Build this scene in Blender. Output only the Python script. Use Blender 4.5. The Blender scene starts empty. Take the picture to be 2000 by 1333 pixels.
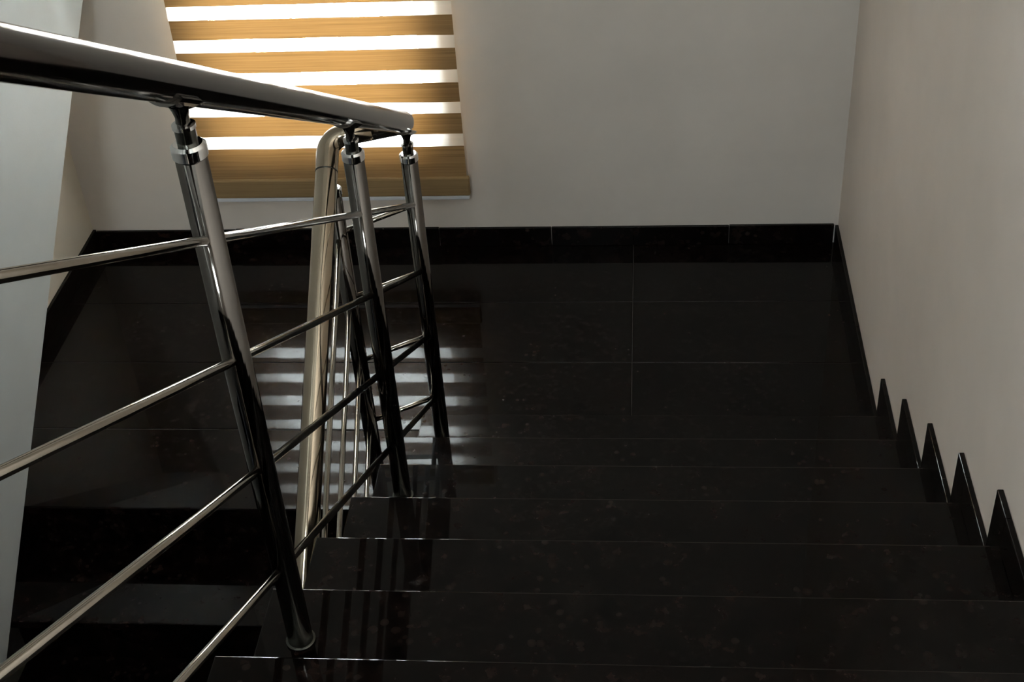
import bpy, bmesh, math, random
from mathutils import Vector, Matrix
random.seed(7)
S = bpy.context.scene
COL = S.collection

# ------------------------------------------------------------------ camera
CAM = Vector((0.0, -4.1118, 2.6968))
RT = Vector((0.99533699, 0.07607635, -0.05930147))
UP = Vector((0.00109545, 0.60583145, 0.79559226))
FW = Vector((-0.09645245, 0.79194737, -0.60292312))
cd = bpy.data.cameras.new('camera')
cd.sensor_fit = 'HORIZONTAL'; cd.sensor_width = 36.0
cd.lens = 2696.33 / 2000 * 36.0
cd.clip_start = 0.02; cd.clip_end = 200
cam = bpy.data.objects.new('camera', cd); COL.objects.link(cam)
m3 = Matrix((RT, UP, -FW)).transposed()
cam.matrix_world = Matrix.Translation(CAM) @ m3.to_4x4()
S.camera = cam

# ------------------------------------------------------------------ world: flat overcast daylight
SKY = 37.0
w = bpy.data.worlds.new('overcast_sky'); S.world = w; w.use_nodes = True
bg = w.node_tree.nodes['Background']
bg.inputs[0].default_value = (0.93, 0.97, 1.0, 1)
bg.inputs[1].default_value = SKY

def portal(name, loc, sx, sy, rot):
    l = bpy.data.lights.new(name, 'AREA'); l.shape = 'RECTANGLE'; l.size = sx; l.size_y = sy
    l.cycles.is_portal = True
    o = bpy.data.objects.new(name, l); COL.objects.link(o)
    o.location = loc; o.rotation_euler = rot
    return o

vs = S.view_settings
vs.view_transform = 'Standard'; vs.look = 'None'; vs.gamma = 1.0; vs.use_curve_mapping = False
vs.exposure = 0.28

# ------------------------------------------------------------------ dimensions (metres; landing floor z = 0, window wall y = 0)
G = 0.28; H = 0.1593
XR = 0.6627; XL = -2.0034; XS = -0.638; XP = -1.758
YL = 1.1326            # riser of the first step up
YL2 = 1.345            # landing edge above the flight down
SK = 0.0785; SKR = 0.077
NUP = 12; NDN = 8
ZTOP = 4.75; YF = -6.6; ZLOW = -(NDN + 1) * H
GAPX = -0.80           # inner end of the flight down
UPZ = (NUP + 1) * H
def yk(k): return -YL - (k - 1) * G
YU = yk(NUP + 1)       # edge of the upper floor
# window opening
WX0, WX1, WZ0, WZ1 = -1.535, -0.695, 0.375, 1.93
# unseen window added high in the left wall to light right wall and posts
HY0, HY1, HZ0, HZ1 = -4.6, -3.5, 2.65, 3.85
# unseen lower window added for post highlights, glass tinted to dim it
LZ0, LZ1 = -0.60, 0.75
# unseen fill window added behind the camera to brighten the walls
FX0, FX1, FZ0, FZ1 = -1.00, -0.15, UPZ + 1.1, UPZ + 1.95
portal('window_portal', ((WX0 + WX1) / 2, 0.19, (WZ0 + WZ1) / 2), WX1 - WX0, WZ1 - WZ0, (-math.pi / 2, 0, 0))
portal('stairwell_fill_portal', (XL - 0.19, (HY0 + HY1) / 2, (HZ0 + HZ1) / 2), HZ1 - HZ0, HY1 - HY0, (0, -math.pi / 2, 0))

portal('lower_fill_portal', (XL - 0.19, (HY0 + HY1) / 2, (LZ0 + LZ1) / 2), LZ1 - LZ0, HY1 - HY0, (0, -math.pi / 2, 0))
portal('hall_fill_portal', ((FX0 + FX1) / 2, YF - 0.19, (FZ0 + FZ1) / 2), FX1 - FX0, FZ1 - FZ0, (math.pi / 2, 0, 0))

# ------------------------------------------------------------------ materials
def newmat(name):
    m = bpy.data.materials.new(name); m.use_nodes = True
    nt = m.node_tree
    return m, nt, nt.nodes['Principled BSDF']
def N(nt, t, **kw):
    n = nt.nodes.new(t)
    for k, v in kw.items(): setattr(n, k, v)
    return n
def coords(nt, scale=(1, 1, 1)):
    g = N(nt, 'ShaderNodeNewGeometry'); mp = N(nt, 'ShaderNodeMapping')
    mp.inputs['Scale'].default_value = scale
    nt.links.new(g.outputs['Position'], mp.inputs[0])
    return mp.outputs[0]
def ramp(nt, src, stops):
    r = N(nt, 'ShaderNodeValToRGB')
    e = r.color_ramp.elements
    while len(e) < len(stops): e.new(0.5)
    for i, (p, c) in enumerate(stops): e[i].position = p; e[i].color = (*c, 1)
    nt.links.new(src, r.inputs[0]); return r.outputs[0]
def noise(nt, vec, scale, detail=3, rough=.5):
    n = N(nt, 'ShaderNodeTexNoise'); n.inputs['Scale'].default_value = scale
    n.inputs['Detail'].default_value = detail; n.inputs['Roughness'].default_value = rough
    nt.links.new(vec, n.inputs['Vector']); return n.outputs['Fac']
def bump(nt, b, h, strength, dist):
    n = N(nt, 'ShaderNodeBump'); n.inputs['Strength'].default_value = strength; n.inputs['Distance'].default_value = dist
    nt.links.new(h, n.inputs['Height']); nt.links.new(n.outputs[0], b.inputs['Normal'])

def paint(name, c, var=0.05, rough=.55):
    m, nt, b = newmat(name); v = coords(nt)
    f = noise(nt, v, 2.3, 4, .6)
    lo = tuple(x * (1 - var) for x in c); hi = tuple(min(1, x * (1 + var)) for x in c)
    nt.links.new(ramp(nt, f, [(.3, lo), (.7, hi)]), b.inputs['Base Color'])
    b.inputs['Roughness'].default_value = rough; b.inputs['Specular IOR Level'].default_value = .25
    bump(nt, b, noise(nt, v, 160, 3, .6), .12, .002)
    return m
def granite(name):
    m, nt, b = newmat(name); v = coords(nt)
    f1 = noise(nt, v, 26, 4, .65); f2 = noise(nt, v, 9, 3, .6)
    vor = N(nt, 'ShaderNodeTexVoronoi'); vor.inputs['Scale'].default_value = 38
    nt.links.new(v, vor.inputs['Vector'])
    base = ramp(nt, f1, [(.38, (.0008, .0005, .0004)), (.54, (.0030, .0016, .0013)), (.68, (.013, .0070, .0056))])
    spots = ramp(nt, vor.outputs['Distance'], [(.05, (1, 1, 1)), (.42, (0, 0, 0))])
    msk = ramp(nt, f2, [(.45, (0, 0, 0)), (.66, (1, 1, 1))])
    mul = N(nt, 'ShaderNodeMath', operation='MULTIPLY')
    nt.links.new(spots, mul.inputs[0]); nt.links.new(msk, mul.inputs[1])
    mx = N(nt, 'ShaderNodeMix', data_type='RGBA')
    nt.links.new(mul.outputs[0], mx.inputs['Factor'])
    nt.links.new(base, mx.inputs['A']); mx.inputs['B'].default_value = (.024, .0155, .0130, 1)
    nt.links.new(mx.outputs['Result'], b.inputs['Base Color'])
    b.inputs['IOR'].default_value = 1.11
    b.inputs['Coat Weight'].default_value = 1.0; b.inputs['Coat IOR'].default_value = 1.22
    nt.links.new(ramp(nt, f2, [(.3, (.02,) * 3), (.75, (.05,) * 3)]), b.inputs['Coat Roughness'])
    b.inputs['Roughness'].default_value = .24
    bump(nt, b, noise(nt, v, 5, 2, .5), .015, .004)
    return m
def steel(name, c, rough):
    m, nt, b = newmat(name); v = coords(nt, (1, 1, 1))
    f = noise(nt, v, 30, 3, .6)
    b.inputs['Metallic'].default_value = 1.0
    nt.links.new(ramp(nt, f, [(.3, tuple(x * .93 for x in c)), (.7, c)]), b.inputs['Base Color'])
    nt.links.new(ramp(nt, f, [(.3, (rough * .8,) * 3), (.7, (rough * 1.25,) * 3)]), b.inputs['Roughness'])
    return m
def plain(name, c, rough=.5, metal=0):
    m, nt, b = newmat(name); v = coords(nt)
    nt.links.new(ramp(nt, noise(nt, v, 40, 3), [(.3, tuple(x * .94 for x in c)), (.7, c)]), b.inputs['Base Color'])
    b.inputs['Roughness'].default_value = rough; b.inputs['Metallic'].default_value = metal
    return m
def fabric(name, refl, trans, clear, streak=.25, tube=0.0):
    m = bpy.data.materials.new(name); m.use_nodes = True; nt = m.node_tree
    nt.nodes.remove(nt.nodes['Principled BSDF']); out = nt.nodes['Material Output']
    v = coords(nt, (2.2, 6, 190)); f = noise(nt, v, 1.0, 4, .7)
    def col(c): return ramp(nt, f, [(.32, tuple(x * (1 - streak) for x in c)), (.68, tuple(min(1, x * (1 + streak * .5)) for x in c))])
    d = N(nt, 'ShaderNodeBsdfDiffuse'); t = N(nt, 'ShaderNodeBsdfTranslucent'); a = N(nt, 'ShaderNodeAddShader')
    nt.links.new(col(refl), d.inputs[0]); nt.links.new(col(trans), t.inputs[0])
    nt.links.new(d.outputs[0], a.inputs[0]); nt.links.new(t.outputs[0], a.inputs[1])
    last = a.outputs[0]
    if clear > 0:
        tr = N(nt, 'ShaderNodeBsdfTransparent'); mx = N(nt, 'ShaderNodeMixShader')
        mx.inputs[0].default_value = clear
        nt.links.new(last, mx.inputs[1]); nt.links.new(tr.outputs[0], mx.inputs[2]); last = mx.outputs[0]
    nt.links.new(last, out.inputs['Surface'])
    return m
def glass(name, c=(.94, .97, .96)):
    m = bpy.data.materials.new(name); m.use_nodes = True; nt = m.node_tree
    nt.nodes.remove(nt.nodes['Principled BSDF']); out = nt.nodes['Material Output']
    tr = N(nt, 'ShaderNodeBsdfTransparent'); tr.inputs[0].default_value = (*c, 1)
    gl = N(nt, 'ShaderNodeBsdfGlossy'); gl.inputs['Roughness'].default_value = .02
    fr = N(nt, 'ShaderNodeFresnel'); fr.inputs[0].default_value = 1.45; mx = N(nt, 'ShaderNodeMixShader')
    nt.links.new(fr.outputs[0], mx.inputs[0]); nt.links.new(tr.outputs[0], mx.inputs[1]); nt.links.new(gl.outputs[0], mx.inputs[2])
    nt.links.new(mx.outputs[0], out.inputs['Surface'])
    return m

M_WALL = paint('wall_paint_warm_grey', (.78, .72, .665))
M_RIGHT = paint('wall_paint_right', (.84, .74, .665))
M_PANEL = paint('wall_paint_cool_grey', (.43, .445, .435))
M_BEIGE = paint('wall_paint_beige', (.72, .66, .56))
M_CREAM = paint('plaster_cream', (.60, .56, .52), .06)
M_CEIL = paint('ceiling_white', (.75, .75, .73))
M_GRAN = granite('polished_dark_granite')
M_GROUT = plain('grout', (.05, .046, .043), .7)
M_STEEL = steel('brushed_steel_darkened', (.125, .116, .108), .07)  # post steel, base darkened to stand for a dark figure's reflection
M_BAR_LIT = steel('bar_steel_lit', (.40, .365, .315), .10)  # lighter copy of the post steel, beige highlights put into the colour
M_LOWER_LIT = steel('lower_handrail_steel_lit', (.46, .39, .30), .12)  # same rail steel, warm window light and reflections put into the colour
M_TUBE = steel('handrail_steel_dimmed', (.078, .066, .060), .10)  # same rail steel, darkened for the dim reflections on the upper run
M_CHROME = steel('chrome', (.80, .80, .80), .06)
M_DARK = steel('dark_spigot', (.10, .10, .09), .2)
M_FRAME = plain('white_window_frame', (.80, .80, .80), .4)
M_AMBER = fabric('amber_blind_fabric', (.34, .22, .11), (.041, .0198, .0058), 0, .25)
M_SHEER = fabric('sheer_blind_fabric', (.12, .12, .115), (.86, .86, .85), .20, .03)
M_RAIL = fabric('blind_bottom_rail_fabric', (.34, .225, .115), (.0, .0, .0), 0, .2)
M_GLASS = glass('window_glass')
M_TINT = glass('tinted_glass', (.12, .135, .17))  # tint holds down the light of the added lower window
M_WHITE = plain('white_trim', (.78, .79, .84), .45)

# ------------------------------------------------------------------ helpers
def link(name, me, mat, parent=None, kind=None, label=None, cat=None, group=None, smooth=False):
    o = bpy.data.objects.new(name, me); COL.objects.link(o)
    if mat is not None and not me.materials: me.materials.append(mat)
    if parent is not None: o.parent = parent
    if smooth:
        for p in me.polygons: p.use_smooth = True
    if kind: o['kind'] = kind
    if label: o['label'] = label
    if cat: o['category'] = cat
    if group: o['group'] = group
    return o
def empty(name, loc=(0, 0, 0), **kw):
    o = bpy.data.objects.new(name, None); COL.objects.link(o); o.location = loc
    for k, v in kw.items(): o[k] = v
    return o
def box_into(bm, x0, x1, y0, y1, z0, z1):
    vs_ = [bm.verts.new(p) for p in ((x0, y0, z0), (x1, y0, z0), (x1, y1, z0), (x0, y1, z0), (x0, y0, z1), (x1, y0, z1), (x1, y1, z1), (x0, y1, z1))]
    for f in ((0, 3, 2, 1), (4, 5, 6, 7), (0, 1, 5, 4), (1, 2, 6, 5), (2, 3, 7, 6), (3, 0, 4, 7)): bm.faces.new([vs_[i] for i in f])
def finish(bm, name):
    me = bpy.data.meshes.new(name); bm.normal_update(); bm.to_mesh(me); bm.free(); return me
def box(name, x0, x1, y0, y1, z0, z1, mat, parent=None, bev=0, seg=2, **kw):
    """a box whose mesh is centred on its own origin"""
    c = Vector(((x0 + x1) / 2, (y0 + y1) / 2, (z0 + z1) / 2))
    bm = bmesh.new(); box_into(bm, x0 - c.x, x1 - c.x, y0 - c.y, y1 - c.y, z0 - c.z, z1 - c.z)
    if bev: bmesh.ops.bevel(bm, geom=bm.edges[:], offset=bev, segments=seg, affect='EDGES', profile=.5)
    o = link(name, finish(bm, name), mat, parent, **kw); o.location = c if parent is None else c - parent.location
    return o
def boxes(name, lst, mat, parent=None, **kw):
    bm = bmesh.new()
    for b in lst: box_into(bm, *b)
    return link(name, finish(bm, name), mat, parent, **kw)
def prism_x(name, poly, x0, x1, mat, parent=None, bev=0, **kw):
    """a y,z outline extruded along x"""
    bm = bmesh.new()
    a = [bm.verts.new((x0, y, z)) for y, z in poly]; b = [bm.verts.new((x1, y, z)) for y, z in poly]
    bm.faces.new(a[::-1]); bm.faces.new(b); n = len(poly)
    for i in range(n): bm.faces.new((a[i], a[(i + 1) % n], b[(i + 1) % n], b[i]))
    bmesh.ops.recalc_face_normals(bm, faces=bm.faces[:])
    if bev: bmesh.ops.bevel(bm, geom=bm.edges[:], offset=bev, segments=2, affect='EDGES')
    return link(name, finish(bm, name), mat, parent, **kw)
def fillet(pts, rads, n=8):
    out = [Vector(pts[0])]
    for i in range(1, len(pts) - 1):
        p = Vector(pts[i]); a = (Vector(pts[i - 1]) - p).normalized(); b = (Vector(pts[i + 1]) - p).normalized()
        r = rads[i - 1]; ang = a.angle(b); t = r / math.tan(ang / 2)
        s = p + a * t; e = p + b * t
        c = p + (a + b).normalized() * (r / math.sin(ang / 2))
        u = (s - c); v = (e - c); tot = u.angle(v); ax = u.cross(v).normalized()
        for k in range(n + 1): out.append(c + Matrix.Rotation(tot * k / n, 3, ax) @ u)
    out.append(Vector(pts[-1])); return out
def tube_into(bm, path, r, seg=20, cap=True):
    path = [Vector(p) for p in path]; rings = []
    t0 = (path[1] - path[0]).normalized(); ref = Vector((1, 0, 0)) if abs(t0.x) < .9 else Vector((0, 0, 1))
    nrm = (ref - t0 * ref.dot(t0)).normalized(); prev = t0
    for i, p in enumerate(path):
        if i == 0: t = t0
        elif i == len(path) - 1: t = (path[i] - path[i - 1]).normalized()
        else: t = ((path[i] - path[i - 1]).normalized() + (path[i + 1] - path[i]).normalized()).normalized()
        nrm = prev.rotation_difference(t) @ nrm; prev = t
        bn = t.cross(nrm)
        rr = r[i] if isinstance(r, (list, tuple)) else r
        rings.append([bm.verts.new(p + (nrm * math.cos(a) + bn * math.sin(a)) * rr) for a in (2 * math.pi * k / seg for k in range(seg))])
    for a, b in zip(rings, rings[1:]):
        for k in range(seg): bm.faces.new((a[k], a[(k + 1) % seg], b[(k + 1) % seg], b[k])).smooth = True
    if cap: bm.faces.new(rings[0][::-1]); bm.faces.new(rings[-1])
def tube(name, path, r, mat, parent=None, seg=20, **kw):
    bm = bmesh.new(); off = parent.location if parent is not None else Vector()
    tube_into(bm, [Vector(p) - off for p in path], r, seg)
    bmesh.ops.recalc_face_normals(bm, faces=bm.faces[:])
    return link(name, finish(bm, name), mat, parent, **kw)
def lathe(name, prof, mat, parent, at, seg=28):
    """r,z profile turned about a vertical axis"""
    bm = bmesh.new(); rings = []
    for r, z in prof: rings.append([bm.verts.new((at[0] + r * math.cos(2 * math.pi * k / seg), at[1] + r * math.sin(2 * math.pi * k / seg), at[2] + z)) for k in range(seg)])
    for a, b in zip(rings, rings[1:]):
        for k in range(seg): bm.faces.new((a[k], a[(k + 1) % seg], b[(k + 1) % seg], b[k])).smooth = True
    bm.faces.new(rings[0][::-1]); bm.faces.new(rings[-1])
    bmesh.ops.recalc_face_normals(bm, faces=bm.faces[:])
    me = finish(bm, name)
    o = link(name, me, mat, parent)
    mod = o.modifiers.new('edge', 'EDGE_SPLIT'); mod.split_angle = math.radians(40)
    return o

# ------------------------------------------------------------------ walls, ceiling, floors
T = .20
def wall_with_hole(name, y0, y1, hx0, hx1, hz0, hz1, mat, label):
    xa, xb = XL - T, XR + T
    boxes(name, [(xa, hx0, y0, y1, ZLOW - .1, ZTOP), (hx1, xb, y0, y1, ZLOW - .1, ZTOP), (hx0, hx1, y0, y1, ZLOW - .1, hz0), (hx0, hx1, y0, y1, hz1, ZTOP)],
          mat, kind='structure', label=label)
wall_with_hole('wall_back', 0, T, WX0, WX1, WZ0, WZ1, M_WALL, 'warm grey painted wall behind the landing with a window')
wall_with_hole('wall_front', YF - T, YF, FX0, FX1, FZ0, FZ1, M_WALL, 'grey wall of the upper hall with an added fill window')
box('wall_right', XR, XR + T, YF, 0, ZLOW - .1, ZTOP, M_RIGHT, kind='structure', label='warm grey painted wall along the right of the stairs')
boxes('wall_left', [(XL - T, XL, HY1, 0, ZLOW - .1, ZTOP), (XL - T, XL, YF, HY0, ZLOW - .1, ZTOP), (XL - T, XL, HY0, HY1, ZLOW - .1, LZ0), (XL - T, XL, HY0, HY1, LZ1, HZ0), (XL - T, XL, HY0, HY1, HZ1, ZTOP)],
      M_BEIGE, kind='structure', label='recessed beige grey wall at the left of the landing')
# projecting light wall on the left, its underside raked along the flight down
def edge_z(y): return -.211 + (y + 1.722) * .7722
ylow = -1.722 - (-.211 - ZLOW) / .7722
bm = bmesh.new()
for poly in ([(0, edge_z(0)), (0, ZTOP), (HY1, ZTOP), (HY1, edge_z(HY1))],
             [(HY1, edge_z(HY1)), (HY1, LZ0), (HY0, LZ0), (HY0, ZLOW), (ylow, ZLOW)],
             [(HY1, LZ1), (HY1, HZ0), (HY0, HZ0), (HY0, LZ1)],
             [(HY1, HZ1), (HY1, ZTOP), (HY0, ZTOP), (HY0, HZ1)],
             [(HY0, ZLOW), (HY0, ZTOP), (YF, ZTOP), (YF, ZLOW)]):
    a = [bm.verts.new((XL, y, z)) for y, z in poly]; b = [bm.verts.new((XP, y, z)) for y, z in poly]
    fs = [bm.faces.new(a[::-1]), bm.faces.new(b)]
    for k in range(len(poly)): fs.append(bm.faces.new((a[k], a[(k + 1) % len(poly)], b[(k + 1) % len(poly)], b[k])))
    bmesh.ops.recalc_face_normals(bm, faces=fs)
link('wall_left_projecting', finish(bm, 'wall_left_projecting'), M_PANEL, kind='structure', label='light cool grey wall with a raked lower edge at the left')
box('ceiling', XL, XR, YF, 0, ZTOP, ZTOP + .1, M_CEIL, kind='structure', label='white ceiling of the stairwell')
box('floor_lower', XL, XR, YF, 0, ZLOW - .1, ZLOW, M_GRAN, kind='structure', label='dark granite floor of the storey below')
box('floor_upper', XP, XR, YF, YU - .003, UPZ - .16, UPZ, M_GRAN, kind='structure', label='dark granite floor of the upper hall')

# landing: concrete base with polished granite slabs and thin grout joints
fl = boxes('floor', [(XL, GAPX, -YL2 + .02, 0, -.18, -.0225), (GAPX, XR, -YL - .0, 0, -.18, -.0225)], M_GROUT, kind='structure', label='polished dark granite landing floor below the window')
boxes('grout', [(XL, XS, -YL2 + .03, -.002, -.0225, -.002), (XS, XR, -YL + .005, -.002, -.0225, -.002)], M_GROUT, fl)
yj = [0.0, -.354, -.682, -1.011]
gp = .0011
xcuts = [[XL, -.043, XR]] * 3
def slab(x0, x1, y0, y1):
    box('granite_slab', x0 + gp, x1 - gp, y0 + gp, y1 - gp, -.0222, random.uniform(-.0003, .0003), M_GRAN, fl, bev=.0012, seg=1)
for r in range(3):
    xc = xcuts[r]
    for a, b in zip(xc, xc[1:]): slab(a, b, yj[r + 1], yj[r])
for a, b in ((-.60, -.043), (-.043, XR)): slab(a, b, -YL + .004, yj[3])
box('granite_slab', XL + gp, XS - .012, -YL2 - .012, yj[3] - gp, -.030, 0, M_GRAN, fl, bev=.004)
box('granite_slab', XS - .010, -.60 - gp, -YL + .004, yj[3] - gp, -.0222, 0, M_GRAN, fl, bev=.001, seg=1)

# ------------------------------------------------------------------ stairs
def tread(x0, x1, ynose, yback, z, parent, bev=.0025):
    return box('tread', x0, x1, min(ynose, yback), max(ynose, yback), z - .028, z, M_GRAN, parent, bev=bev)
up = empty('stair_flight', ((XS + XR) / 2, -YL, 0), label='dark polished granite steps going down towards the landing on the right', category='stairs')
poly = []
for k in range(1, NUP + 1):
    poly += [(yk(k) - .018, (k - 1) * H - .03 if k == 1 else (k - 1) * H - .028), (yk(k) - .018, k * H - .0285)]
poly += [(YU - .0, NUP * H - .0285), (YU, NUP * H - .25), (yk(2), -.16), (yk(1) - .018, -.16)]
off = up.location
prism_x('stair_slab', [(y - off.y, z - off.z) for y, z in poly], XS - .007 - off.x, XR - .001 - off.x, M_CREAM, up)
for k in range(1, NUP + 1):
    tread(XS, XR - .0005, yk(k) + .008, yk(k + 1) - .004, k * H, up)
    box('riser', XS, XR - .0005, yk(k) - .0178, yk(k) - .002, (k - 1) * H + .0005, k * H - .0285, M_GRAN, up)
dn = empty('stair_flight', ((XL + GAPX) / 2, -YL2, 0), label='dark polished granite steps going down from the landing on the left', category='stairs')
off = dn.location; G2 = .29
poly = [(-YL2 + .0185, -.185)]
for k in range(1, NDN + 1):
    y = -YL2 - (k - 1) * G2
    poly += [(y + .0185, -k * H - .0285), (y - G2 + .0185, -k * H - .0285)]
poly += [(-YL2 - NDN * G2 + .0185, ZLOW + .001), (-YL2 - NDN * G2 + .32, ZLOW + .001), (-YL2 + .0185, -.30)]
prism_x('stair_slab', [(y - off.y, z - off.z) for y, z in poly], XP + .002 - off.x, GAPX - off.x, M_CREAM, dn)
for k in range(1, NDN + 1):
    y = -YL2 - (k - 1) * G2
    box('riser', (XL + .013) if k == 1 else XP + .002, GAPX, y + .002, y + .018, -k * H + .0005, -(k - 1) * H - .0305, M_GRAN, dn)
    tread((XL + .013) if k == 1 else XP + .002, GAPX + .01, y - G2 - .012, y + .0178, -k * H, dn)

# ------------------------------------------------------------------ granite skirting
bb = empty('baseboard_back', (0, 0, 0), kind='structure', label='black granite skirting under the window')
x = XL + .0135; ws = [.52, .74, .40, .62, .55]
i = 0
while x < XR - .02:
    e = min(x + ws[i % 5], XR - .0135)
    box('skirting_tile', x, e - .0015, -.012, -.0005, .0008, SK + random.uniform(-.003, .003), M_GRAN, bb, bev=.0015, seg=1)
    x = e; i += 1
bl = empty('baseboard_left', (XL, 0, 0), kind='structure', label='black granite skirting in the recess left of the landing')
for a, b in ((-.62, -.001), (-YL2 + .005, -.6215)):
    box('skirting_tile', XL + .0005, XL + .012, a, b, .0008, SK + .002, M_GRAN, bl, bev=.0015, seg=1)
br = empty('baseboard_right', (XR, 0, 0), kind='structure', label='black granite skirting stepping down along the right wall')
for a, b in ((-.60, -.0135), (yk(1) + SKR + .001, -.6015)):
    box('skirting_tile', XR - .012, XR - .0005, a, b, .0008, SK, M_GRAN, br, bev=.0012, seg=1)
for k in range(1, NUP + 1):
    z0 = (k - 1) * H + .0008
    box('skirting_tile', XR - .012, XR - .0005, yk(k) - .001 + .0015, yk(k) + SKR, z0, k * H + SK, M_GRAN, br, bev=.0012, seg=1)
    box('skirting_tile', XR - .012, XR - .0005, yk(k + 1) + SKR + .0015, yk(k), k * H + .0008, k * H + SK, M_GRAN, br, bev=.0012, seg=1)

# ------------------------------------------------------------------ window
win = empty('window_1', ((WX0 + WX1) / 2, .10, WZ0), kind='structure', label='white framed window behind the striped blind')
fw = .055
box('window_frame', WX0 + .001, WX0 + fw + .03, .07, .13, WZ0 + .001, WZ1 - .001, M_FRAME, win, bev=.004)
box('window_frame', WX1 - fw, WX1 - .001, .07, .13, WZ0 + .001, WZ1 - .001, M_FRAME, win, bev=.004)
box('window_frame', WX0 + fw + .031, WX1 - fw - .001, .07, .13, WZ0 + .001, WZ0 + fw, M_FRAME, win, bev=.004)
box('window_frame', WX0 + fw + .031, WX1 - fw - .001, .07, .13, WZ1 - fw, WZ1 - .001, M_FRAME, win, bev=.004)
box('pane', WX0 + fw + .031, WX1 - fw - .001, .098, .102, WZ0 + fw, WZ1 - fw, M_GLASS, win)
for xb in (-1.335, -1.187, -1.03, -.879):
    tube('grille_bar', [(xb, .165, WZ0 + .001), (xb, .165, WZ1 - .001)], .006, M_FRAME, win, 10)
hx0, hx1 = XL - .13, XL - .07
for nm, z0, z1, gm, lb in (('fill_window_2', HZ0, HZ1, M_GLASS, 'unseen fill window added high in the left wall'), ('fill_window_4', LZ0, LZ1, M_TINT, 'unseen tinted fill window added low beside the flight down')):
    hw = empty(nm, (XL - .1, (HY0 + HY1) / 2, z0), kind='structure', label=lb)
    box('window_frame', hx0, hx1, HY0 + .001, HY0 + .05, z0 + .001, z1 - .001, M_FRAME, hw, bev=.004)
    box('window_frame', hx0, hx1, HY1 - .05, HY1 - .001, z0 + .001, z1 - .001, M_FRAME, hw, bev=.004)
    box('window_frame', hx0, hx1, HY0 + .051, HY1 - .051, z0 + .001, z0 + .05, M_FRAME, hw, bev=.004)
    box('window_frame', hx0, hx1, HY0 + .051, HY1 - .051, z1 - .05, z1 - .001, M_FRAME, hw, bev=.004)
    box('pane', XL - .102, XL - .098, HY0 + .051, HY1 - .051, z0 + .051, z1 - .051, gm, hw)
fh = empty('fill_window_3', ((FX0 + FX1) / 2, YF - .1, FZ0), kind='structure', label='unseen fill window added in the wall of the upper hall')
box('window_frame', FX0 + .001, FX0 + .05, YF - .13, YF - .07, FZ0 + .001, FZ1 - .001, M_FRAME, fh, bev=.004)
box('window_frame', FX1 - .05, FX1 - .001, YF - .13, YF - .07, FZ0 + .001, FZ1 - .001, M_FRAME, fh, bev=.004)
box('window_frame', FX0 + .051, FX1 - .051, YF - .13, YF - .07, FZ0 + .001, FZ0 + .05, M_FRAME, fh, bev=.004)
box('window_frame', FX0 + .051, FX1 - .051, YF - .13, YF - .07, FZ1 - .05, FZ1 - .001, M_FRAME, fh, bev=.004)
box('pane', FX0 + .051, FX1 - .051, YF - .102, YF - .098, FZ0 + .051, FZ1 - .051, M_GLASS, fh)

# ------------------------------------------------------------------ striped roller blind
BX0, BX1, BY = -1.530, -.608, -.048
bl_ = empty('roller_blind', ((BX0 + BX1) / 2, BY, .22), label='amber and white striped roller blind hanging over the landing window', category='blind')
def band(name, z0, z1, mat, dy=0):
    bm = bmesh.new(); n = 24; c = bl_.location
    fr = []; 
    for i in range(n + 1):
        xx = BX0 + (BX1 - BX0) * i / n; wv = .0012 * math.sin(i * .9 + z0 * 40)
        fr.append((xx - c.x, BY + dy + wv - c.y))
    for t in (-.0004, .0004):
        a = [bm.verts.new((p[0], p[1] + t, z0 - c.z)) for p in fr]; b = [bm.verts.new((p[0], p[1] + t, z1 - c.z)) for p in fr]
        for i in range(n):
            f = bm.faces.new((a[i], a[i + 1], b[i + 1], b[i])) if t < 0 else None
            if f: f.smooth = True
        if t < 0: continue
        for v in a + b: bm.verts.remove(v)
    return link(name, finish(bm, name), mat, bl_)
zc = [.429, .476, .553, .594, .665, .711, .787, .832, .901, .948]
pitch = .118
band('amber_band', .311, zc[0], M_AMBER)
z = zc[0]; edges = zc[:]
while edges[-1] < 1.93: edges.append(edges[-2] + pitch)
for i in range(len(edges) - 1):
    a, b = edges[i], edges[i + 1]
    if i % 2 == 0: band('sheer_band', a, b, M_SHEER)
    else: band('amber_band', a, b, M_AMBER)
box('bottom_rail', BX0 - .004, BX1 + .008, BY - .011, BY + .011, .238, .3105, M_RAIL, bl_, bev=.006)
box('rail_end_strip', BX0 - .004, BX1 + .004, BY - .008, BY + .010, .2225, .2375, M_WHITE, bl_, bev=.003)
box('head_cassette', BX0 - .012, BX1 + .012, -.085, -.001, edges[-1], edges[-1] + .09, M_RAIL, bl_, bev=.012)

# ------------------------------------------------------------------ stainless railing
XH = -.565; RR = .0265
SL = .578
def rail_z(y): return 1.160 - SL * (y + 1.242)
C1 = Vector((XH, -1.240, rail_z(-1.240)))
C2 = Vector((-.750, -1.256, 1.130))
B2 = Vector((-.722, -2.07, .600))
ld = (B2 - C2); ld /= -ld.y                      # per metre towards the camera
def low_at(y): return C2 + ld * (-(y - C2.y))
rg = empty('stair_railing', (XH, -1.240, 0), label='stainless steel tube railing with slanted bars turning at the landing', category='railing')
ytop = YU - .25
CM = C1.lerp(C2, .42)
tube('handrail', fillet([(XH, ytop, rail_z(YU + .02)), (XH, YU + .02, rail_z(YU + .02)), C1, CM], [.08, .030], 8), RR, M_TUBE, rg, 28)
tube('lower_handrail', fillet([CM, C2, low_at(-3.4)], [.045], 8), RR, M_LOWER_LIT, rg, 28)
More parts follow.
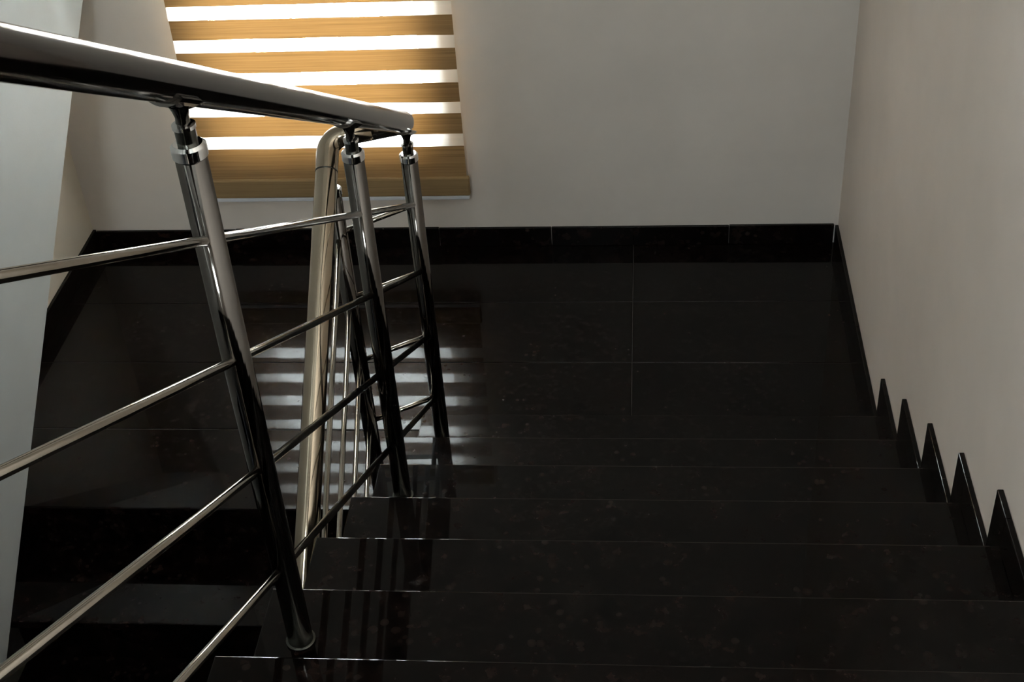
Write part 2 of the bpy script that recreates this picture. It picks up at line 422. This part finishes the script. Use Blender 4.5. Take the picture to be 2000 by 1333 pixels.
# small joint seam below the bend
pj = C2 + ld * .075
tube('joint_ring', [pj - ld.normalized() * .002, pj + ld.normalized() * .002], RR + .0006, M_DARK, rg, 28)
OFF = [-.226, -.424, -.627, -.836]
def post(x, y, zb, zr, tilt=0):
    """zb foot height, zr height of the rail axis above it"""
    pr = .0205
    zt = zr - .092
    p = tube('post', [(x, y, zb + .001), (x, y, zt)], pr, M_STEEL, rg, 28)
    o = rg.location
    at = (x - o.x, y - o.y, 0)
    lathe('base_flange', [(.0245, zb + .0005), (.0245, zb + .004), (.0215, zb + .006), (.0207, zb + .006)], M_DARK, p, at)
    lathe('collar', [(pr - .001, zt - .010), (pr + .0022, zt - .008), (pr + .0022, zt + .006), (pr - .002, zt + .010), (.010, zt + .010)], M_CHROME, p, at)
    lathe('spigot', [(.0132, zt + .009), (.0132, zt + .031)], M_DARK, p, at)
    lathe('ring', [(.012, zt + .030), (.0150, zt + .031), (.0150, zt + .036), (.009, zt + .039)], M_CHROME, p, at)
    lathe('neck', [(.0095, zt + .037), (.0085, zt + .046), (.011, zt + .056), (.014, zt + .063)], M_STEEL, p, at)
    return p
def saddle(x, y, zr, d, parent):
    """curved plate under the rail"""
    d = d.normalized(); c = Vector((x, y, zr)) - rg.location
    side = d.cross(Vector((0, 0, 1))).normalized(); dnv = -(side.cross(d)).normalized()
    if dnv.z > 0: dnv = -dnv
    bm = bmesh.new(); rows = []
    for t in (-.035, -.02, .02, .035):
        for rad in (RR + .0005, RR + .0045):
            pass
    angs = [math.radians(a) for a in range(-48, 49, 12)]
    grid = {}
    for ti, t in enumerate((-.036, .036)):
        for ri, rad in enumerate((RR + .0003, RR + .0045)):
            for ai, a in enumerate(angs):
                grid[ti, ri, ai] = bm.verts.new(c + d * t + (dnv * math.cos(a) + side * math.sin(a)) * rad)
    n = len(angs)
    for ai in range(n - 1):
        for ri in (0, 1): bm.faces.new((grid[0, ri, ai], grid[0, ri, ai + 1], grid[1, ri, ai + 1], grid[1, ri, ai]))
        for ti in (0, 1): bm.faces.new((grid[ti, 0, ai], grid[ti, 0, ai + 1], grid[ti, 1, ai + 1], grid[ti, 1, ai]))
    for ai in (0, n - 1): bm.faces.new((grid[0, 0, ai], grid[0, 1, ai], grid[1, 1, ai], grid[1, 0, ai]))
    bmesh.ops.recalc_face_normals(bm, faces=bm.faces[:])
    return link('saddle', finish(bm, 'saddle'), M_STEEL, parent)
updir = Vector((0, 1, -SL))
POSTS = [(-1.242, H), (-1.795, 3 * H), (-2.638, 6 * H), (-3.50, 9 * H), (yk(12) - .06, 12 * H)]
for y, zb in POSTS:
    p = post(XH, y, zb, rail_z(y)); saddle(XH, y, rail_z(y), updir, p)
PL = []
for n, y in ((0, -1.300), (4, -2.25)):
    c = low_at(y); zb = 0.0 if n == 0 else -math.ceil((-y - YL2) / G2) * H
    p = post(c.x, y, zb, c.z); saddle(c.x, y, c.z, -ld, p); PL.append(c)
for o_ in OFF:
    y0, y1 = POSTS[-1][0], POSTS[0][0]
    tube('bar', [(XH, y0, rail_z(y0) + o_), (XH, y1, rail_z(y1) + o_)], .0068, M_BAR_LIT, rg, 14)
    a = Vector((XH, y1, rail_z(y1) + o_)); b = PL[0] + Vector((0, 0, o_ + .015))
    tube('turn_bar', [a, b], .0068, M_BAR_LIT, rg, 14)
    tube('bar', [b, low_at(-3.2) + Vector((0, 0, o_ + .015))], .0068, M_BAR_LIT, rg, 14)
